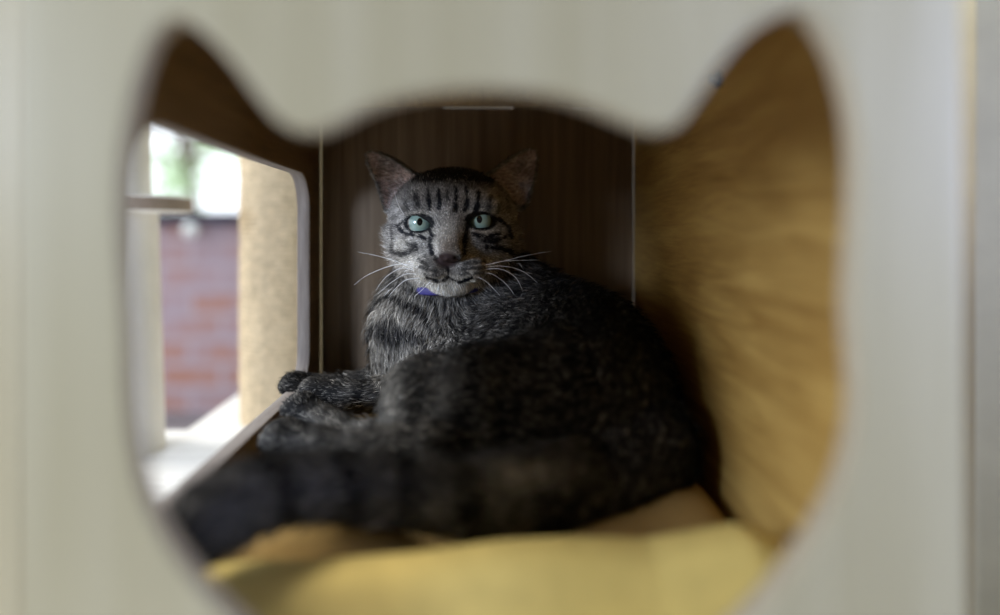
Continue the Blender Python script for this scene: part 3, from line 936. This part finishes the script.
# ------------------------------------------------------------------ cushion
def cushion():
    nx, ny = 150, 190
    x0, x1, y0, y1 = XL + 0.003, XR - 0.003, YF + 0.004, YB - 0.004
    xs = np.linspace(x0, x1, nx); ys = np.linspace(y0, y1, ny)
    X, Y = np.meshgrid(xs, ys, indexing='ij')
    pts = np.stack([X.ravel(), Y.ravel(), np.zeros(X.size)], 1)
    g = lambda cx, cy, sx, sy: np.exp(-(((X - cx) / sx) ** 2 + ((Y - cy) / sy) ** 2))
    Z = np.full(X.shape, -0.166)
    Z += 0.010 * (vnoise(pts, 14.0).reshape(X.shape) - 0.5) + 0.004 * (vnoise(pts + 5, 40.0).reshape(X.shape) - 0.5)
    # front roll, a little higher at the right; a fold separates it from the tan rear part
    yr = 0.300 + 0.006 * np.sin(X * 30)
    top_ = np.interp(X, [-0.14, -0.107, -0.054, 0.013, 0.08, 0.120, 0.15], [-0.156, -0.153, -0.146, -0.1415, -0.142, -0.131, -0.138])
    roll = np.exp(-(np.abs(Y - yr) / 0.029) ** 3)
    Z = Z * (1 - roll) + top_ * roll
    Z += 0.022 * g(-0.070, 0.356, 0.036, 0.016)
    Z += 0.013 * g(0.100, 0.43, 0.05, 0.05)
    Z -= 0.010 * np.exp(-((Y - 0.334) / 0.006) ** 2)
    crease = np.abs((X - 0.05) * 0.9 + (Y - 0.415) * 0.5)
    Z -= 0.004 * np.exp(-(crease / 0.006) ** 2) * g(0.08, 0.42, 0.05, 0.03)
    edge = np.minimum(np.minimum(X - x0, x1 - X), np.minimum(Y - y0, y1 - Y))
    Z -= 0.020 * np.exp(-edge / 0.007)
    # pressed down under the cat
    ii = np.clip(((X - GLO[0]) / GH).round().astype(int), 0, D.shape[0] - 1)
    jj = np.clip(((Y - GLO[1]) / GH).round().astype(int), 0, D.shape[1] - 1)
    neg = D < 0
    anyn = neg.any(2); first = np.argmax(neg, axis=2)
    zb_ = np.where(anyn, GLO[2] + first * GH, 9.0)
    zb_ = zb_[ii, jj]
    for _ in range(6):
        pad = np.pad(zb_, 1, mode='edge')
        mn = np.minimum.reduce([pad[1:-1, 1:-1], pad[:-2, 1:-1], pad[2:, 1:-1], pad[1:-1, :-2], pad[1:-1, 2:]])
        zb_ = np.minimum(zb_, mn + 0.0022)
    Z = np.where(zb_ < 1, np.minimum(Z, np.maximum(zb_ - 0.0015, -0.228)), Z)
    base = -0.2345
    top = np.stack([X.ravel(), Y.ravel(), Z.ravel()], 1); bot = np.stack([X.ravel(), Y.ravel(), np.full(X.size, base)], 1)
    n = nx * ny; idx = np.arange(n).reshape(nx, ny)
    q = np.stack([idx[:-1, :-1], idx[1:, :-1], idx[1:, 1:], idx[:-1, 1:]], -1).reshape(-1, 4)
    faces = [q, (q + n)[:, ::-1]]
    def wall(line):
        a, b = line[:-1], line[1:]
        faces.append(np.stack([a, a + n, b + n, b], 1))
    wall(idx[:, 0]); wall(idx[-1, :]); wall(idx[::-1, -1]); wall(idx[0, ::-1])
    me = mesh_np('cushion', np.concatenate([top, bot]) + UP, faces)
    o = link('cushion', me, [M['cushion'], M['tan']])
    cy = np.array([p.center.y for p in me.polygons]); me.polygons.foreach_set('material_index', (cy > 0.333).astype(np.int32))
    bmx = bmesh.new(); bmx.from_mesh(me); bmesh.ops.recalc_face_normals(bmx, faces=bmx.faces); bmx.to_mesh(me); bmx.free()
    tag(o, 'soft mustard yellow and tan cushion filling the box floor under the cat', 'cushion')
cushion()

# ------------------------------------------------------------------ outside
def struct(name, bm, mat):
    o = bm_obj(name, bm, mat); o['kind'] = 'structure'; return o
bm = bmesh.new(); add_box(bm, -8, 6, -6, 12, -0.05, 0.0); struct('floor', bm, M['ground'])
bm = bmesh.new(); add_box(bm, -4.5, 0.6, 2.6, 2.72, 0.0, H + 0.035); struct('wall_back', bm, M['brick'])
bm = bmesh.new(); add_box(bm, -4.55, 0.65, 2.56, 2.76, H + 0.035, H + 0.075, 0.004); struct('trim_1', bm, M['coping'])
bm = bmesh.new(); add_box(bm, 0.60, 0.72, -0.80, 2.56, 0.0, 2.1); struct('wall_right', bm, M['boards'])

# white ball on a stalk, added to draw a blurred bright glint
gx, gy, gz = P(190, 230.5, 2.50)
gl = empty('glint_ball', (gx, 2.60, gz), 'white ball standing in for a blurred bright glint before the brick wall', 'glint stand-in')
bm = bmesh.new(); bmesh.ops.create_uvsphere(bm, u_segments=24, v_segments=16, radius=0.026)
bmesh.ops.translate(bm, verts=bm.verts, vec=(gx, gy, gz)); bm_obj('globe', bm, M['globe'], gl, True)
bm = bmesh.new(); tube_mesh(bm, [(gx, gy + 0.02, gz), (gx, 2.602, gz)], [0.006, 0.006], 10); bm_obj('bracket', bm, M['metal'], gl, True)

def tree_obj(x, y, h, cr, n, label, seed, cz=0.0):
    rr = random.Random(seed)
    t = empty('tree', (x, y, 0), label, 'tree', 'trees beyond the garden wall')
    bm = bmesh.new()
    tube_mesh(bm, [(x, y, 0), (x + .05, y, h * .4), (x - .03, y, h * .75), (x, y, h)], [.06, .05, .035, .015], 10)
    tips = []
    for k in range(9):
        a = rr.uniform(0, 6.28); z0 = h * rr.uniform(.35, .8)
        e = Vector((x + cr * .8 * math.cos(a), y + cr * .8 * math.sin(a), z0 + cr * rr.uniform(.1, .6)))
        tube_mesh(bm, [(x, y, z0), tuple((Vector((x, y, z0)) + e) / 2 + Vector((0, 0, .05))), tuple(e)], [.02, .012, .005], 6)
        tips.append(e)
    bm_obj('trunk', bm, M['bark'], t, True)
    bm = bmesh.new()
    cl = [(Vector((rr.gauss(0, .5), rr.gauss(0, .5), rr.gauss(0, .4))) * cr + Vector((x, y, h * .72 + cz)), cr * rr.uniform(.12, .3)) for _ in range(26)] + [(e, cr * .2) for e in tips]
    for i in range(n):
        c, r = rr.choice(cl)
        p = c + Vector((rr.gauss(0, r * .5), rr.gauss(0, r * .5), rr.gauss(0, r * .5)))
        d = Vector((rr.gauss(0, 1), rr.gauss(0, 1), rr.gauss(0, .6) - .3)).normalized(); s = d.cross(Vector((rr.gauss(0, 1), rr.gauss(0, 1), 1))).normalized()
        L = rr.uniform(.05, .09); w = L * .3; nrm_ = d.cross(s) * (L * .08)
        v = [bm.verts.new(q) for q in (p, p + d * L * .4 + s * w + nrm_, p + d * L, p + d * L * .4 - s * w + nrm_)]
        bm.faces.new((v[0], v[1], v[2])); bm.faces.new((v[0], v[2], v[3]))
    bm_obj('foliage', bm, M['leaf'], t)
    return t
tree_obj(-2.1, 5.0, 1.9, 0.9, 1500, 'pale leafy tree against the white sky beyond the brick wall', 3)
tree_obj(-1.9, 8.2, 2.1, 0.8, 900, 'small leafy tree behind the dark coping, next to the sisal post', 5)
tree_obj(-5.6, 8.5, 2.9, 1.2, 1600, 'leafy tree furthest to the left beyond the brick wall', 8)

# porch roof, widened to cut sky light; unseen dark sheets added to block light
bm = bmesh.new(); add_box(bm, -0.45, 0.72, -1.2, 1.9, 2.1, 2.2); add_box(bm, -1.15, -0.45, -1.2, 0.3, 2.1, 2.2); struct('ceiling', bm, M['plaster'])  # second slab added out of view to keep sky off the front panel
bm = bmesh.new(); add_box(bm, -1.15, 0.72, -0.80, -0.70, 0.0, 2.1); struct('front_blocker', bm, M['blocker'])  # added behind the viewer to block frontal light, as a body would
bm = bmesh.new(); add_box(bm, -0.30, 0.60, 1.40, 1.50, 0.0, 2.1); struct('rear_blocker', bm, M['blocker'])  # added behind the box to dim the light in its back joints
bm = bmesh.new(); add_box(bm, -0.210, -0.1774, 0.262, 0.290, H + zb, ZT + 0.2)
bm_obj('upright', bm, M['birch'], tree)
bm = bmesh.new(); add_box(bm, 0.2915, 0.309, 0.39, 0.43, 0.0, ZT + 0.2)
bm_obj('upright', bm, M['pillar'], tree)

# ------------------------------------------------------------------ light
w = bpy.data.worlds.new('sky'); scene.world = w; w.use_nodes = True
bg = w.node_tree.nodes['Background']
bg.inputs['Color'].default_value = (0.88, 0.93, 1.0, 1); bg.inputs['Strength'].default_value = 2.5

def area(name, loc, target, size, power, col):
    l = bpy.data.lights.new(name, 'AREA'); l.shape = 'RECTANGLE'; l.size, l.size_y = size
    l.energy = power; l.color = col
    o = bpy.data.objects.new(name, l); COL.objects.link(o); o.location = loc
    o.rotation_euler = (Vector(target) - Vector(loc)).to_track_quat('-Z', 'Y').to_euler()
    return o

area('daylight_left', (-1.25, -0.40, H + 0.80), (0.0, 0.50, H - 0.03), (0.45, 0.45), 4.5, (0.90, 0.94, 1.0))
area('daylight_window', (-0.82, -0.26, H + 0.17), (-0.11, 0.60, H - 0.03), (0.22, 0.22), 9.5, (0.62, 0.75, 1.0))
area('blue_fill_right', (0.37, 0.12, H + 0.07), (0.19, 0.226, H + 0.03), (0.14, 0.18), 1.5, (0.45, 0.55, 1.0))  # added light close to the panel, tints its right side blue; no opening there
sl = bpy.data.lights.new('sun', 'SUN'); sl.energy = 2.8; sl.angle = math.radians(20); sl.color = (1.0, 0.97, 0.92)
so_ = bpy.data.objects.new('sun', sl); COL.objects.link(so_); so_.location = (-3, 1.2, 4)
so_.rotation_euler = Vector((1.0, -0.25, -1.15)).to_track_quat('-Z', 'Y').to_euler()

# ------------------------------------------------------------------ camera
cam_d = bpy.data.cameras.new('camera'); cam = bpy.data.objects.new('camera', cam_d); COL.objects.link(cam)
cam.location = (0, 0, H); cam.rotation_euler = (math.radians(90), 0, 0)
cam_d.sensor_width = 36.0; cam_d.lens = F * 36.0 / 1000.0
cam_d.shift_x = (500 - VX) / 1000.0; cam_d.shift_y = (VY - 307.5) / 1000.0
cam_d.clip_start = 0.02
cam_d.dof.use_dof = True; cam_d.dof.focus_distance = 0.535; cam_d.dof.aperture_fstop = cam_d.lens / 18.5
scene.camera = cam

vs = scene.view_settings
scene.display_settings.display_device = 'sRGB'
vs.view_transform = 'Standard'; vs.look = 'None'; vs.gamma = 1.0; vs.use_curve_mapping = False
vs.exposure = -0.2
scene.cycles.use_denoising = True
scene.cycles.max_bounces = 10; scene.cycles.diffuse_bounces = 6
scene.cycles.sample_clamp_indirect = 6.0
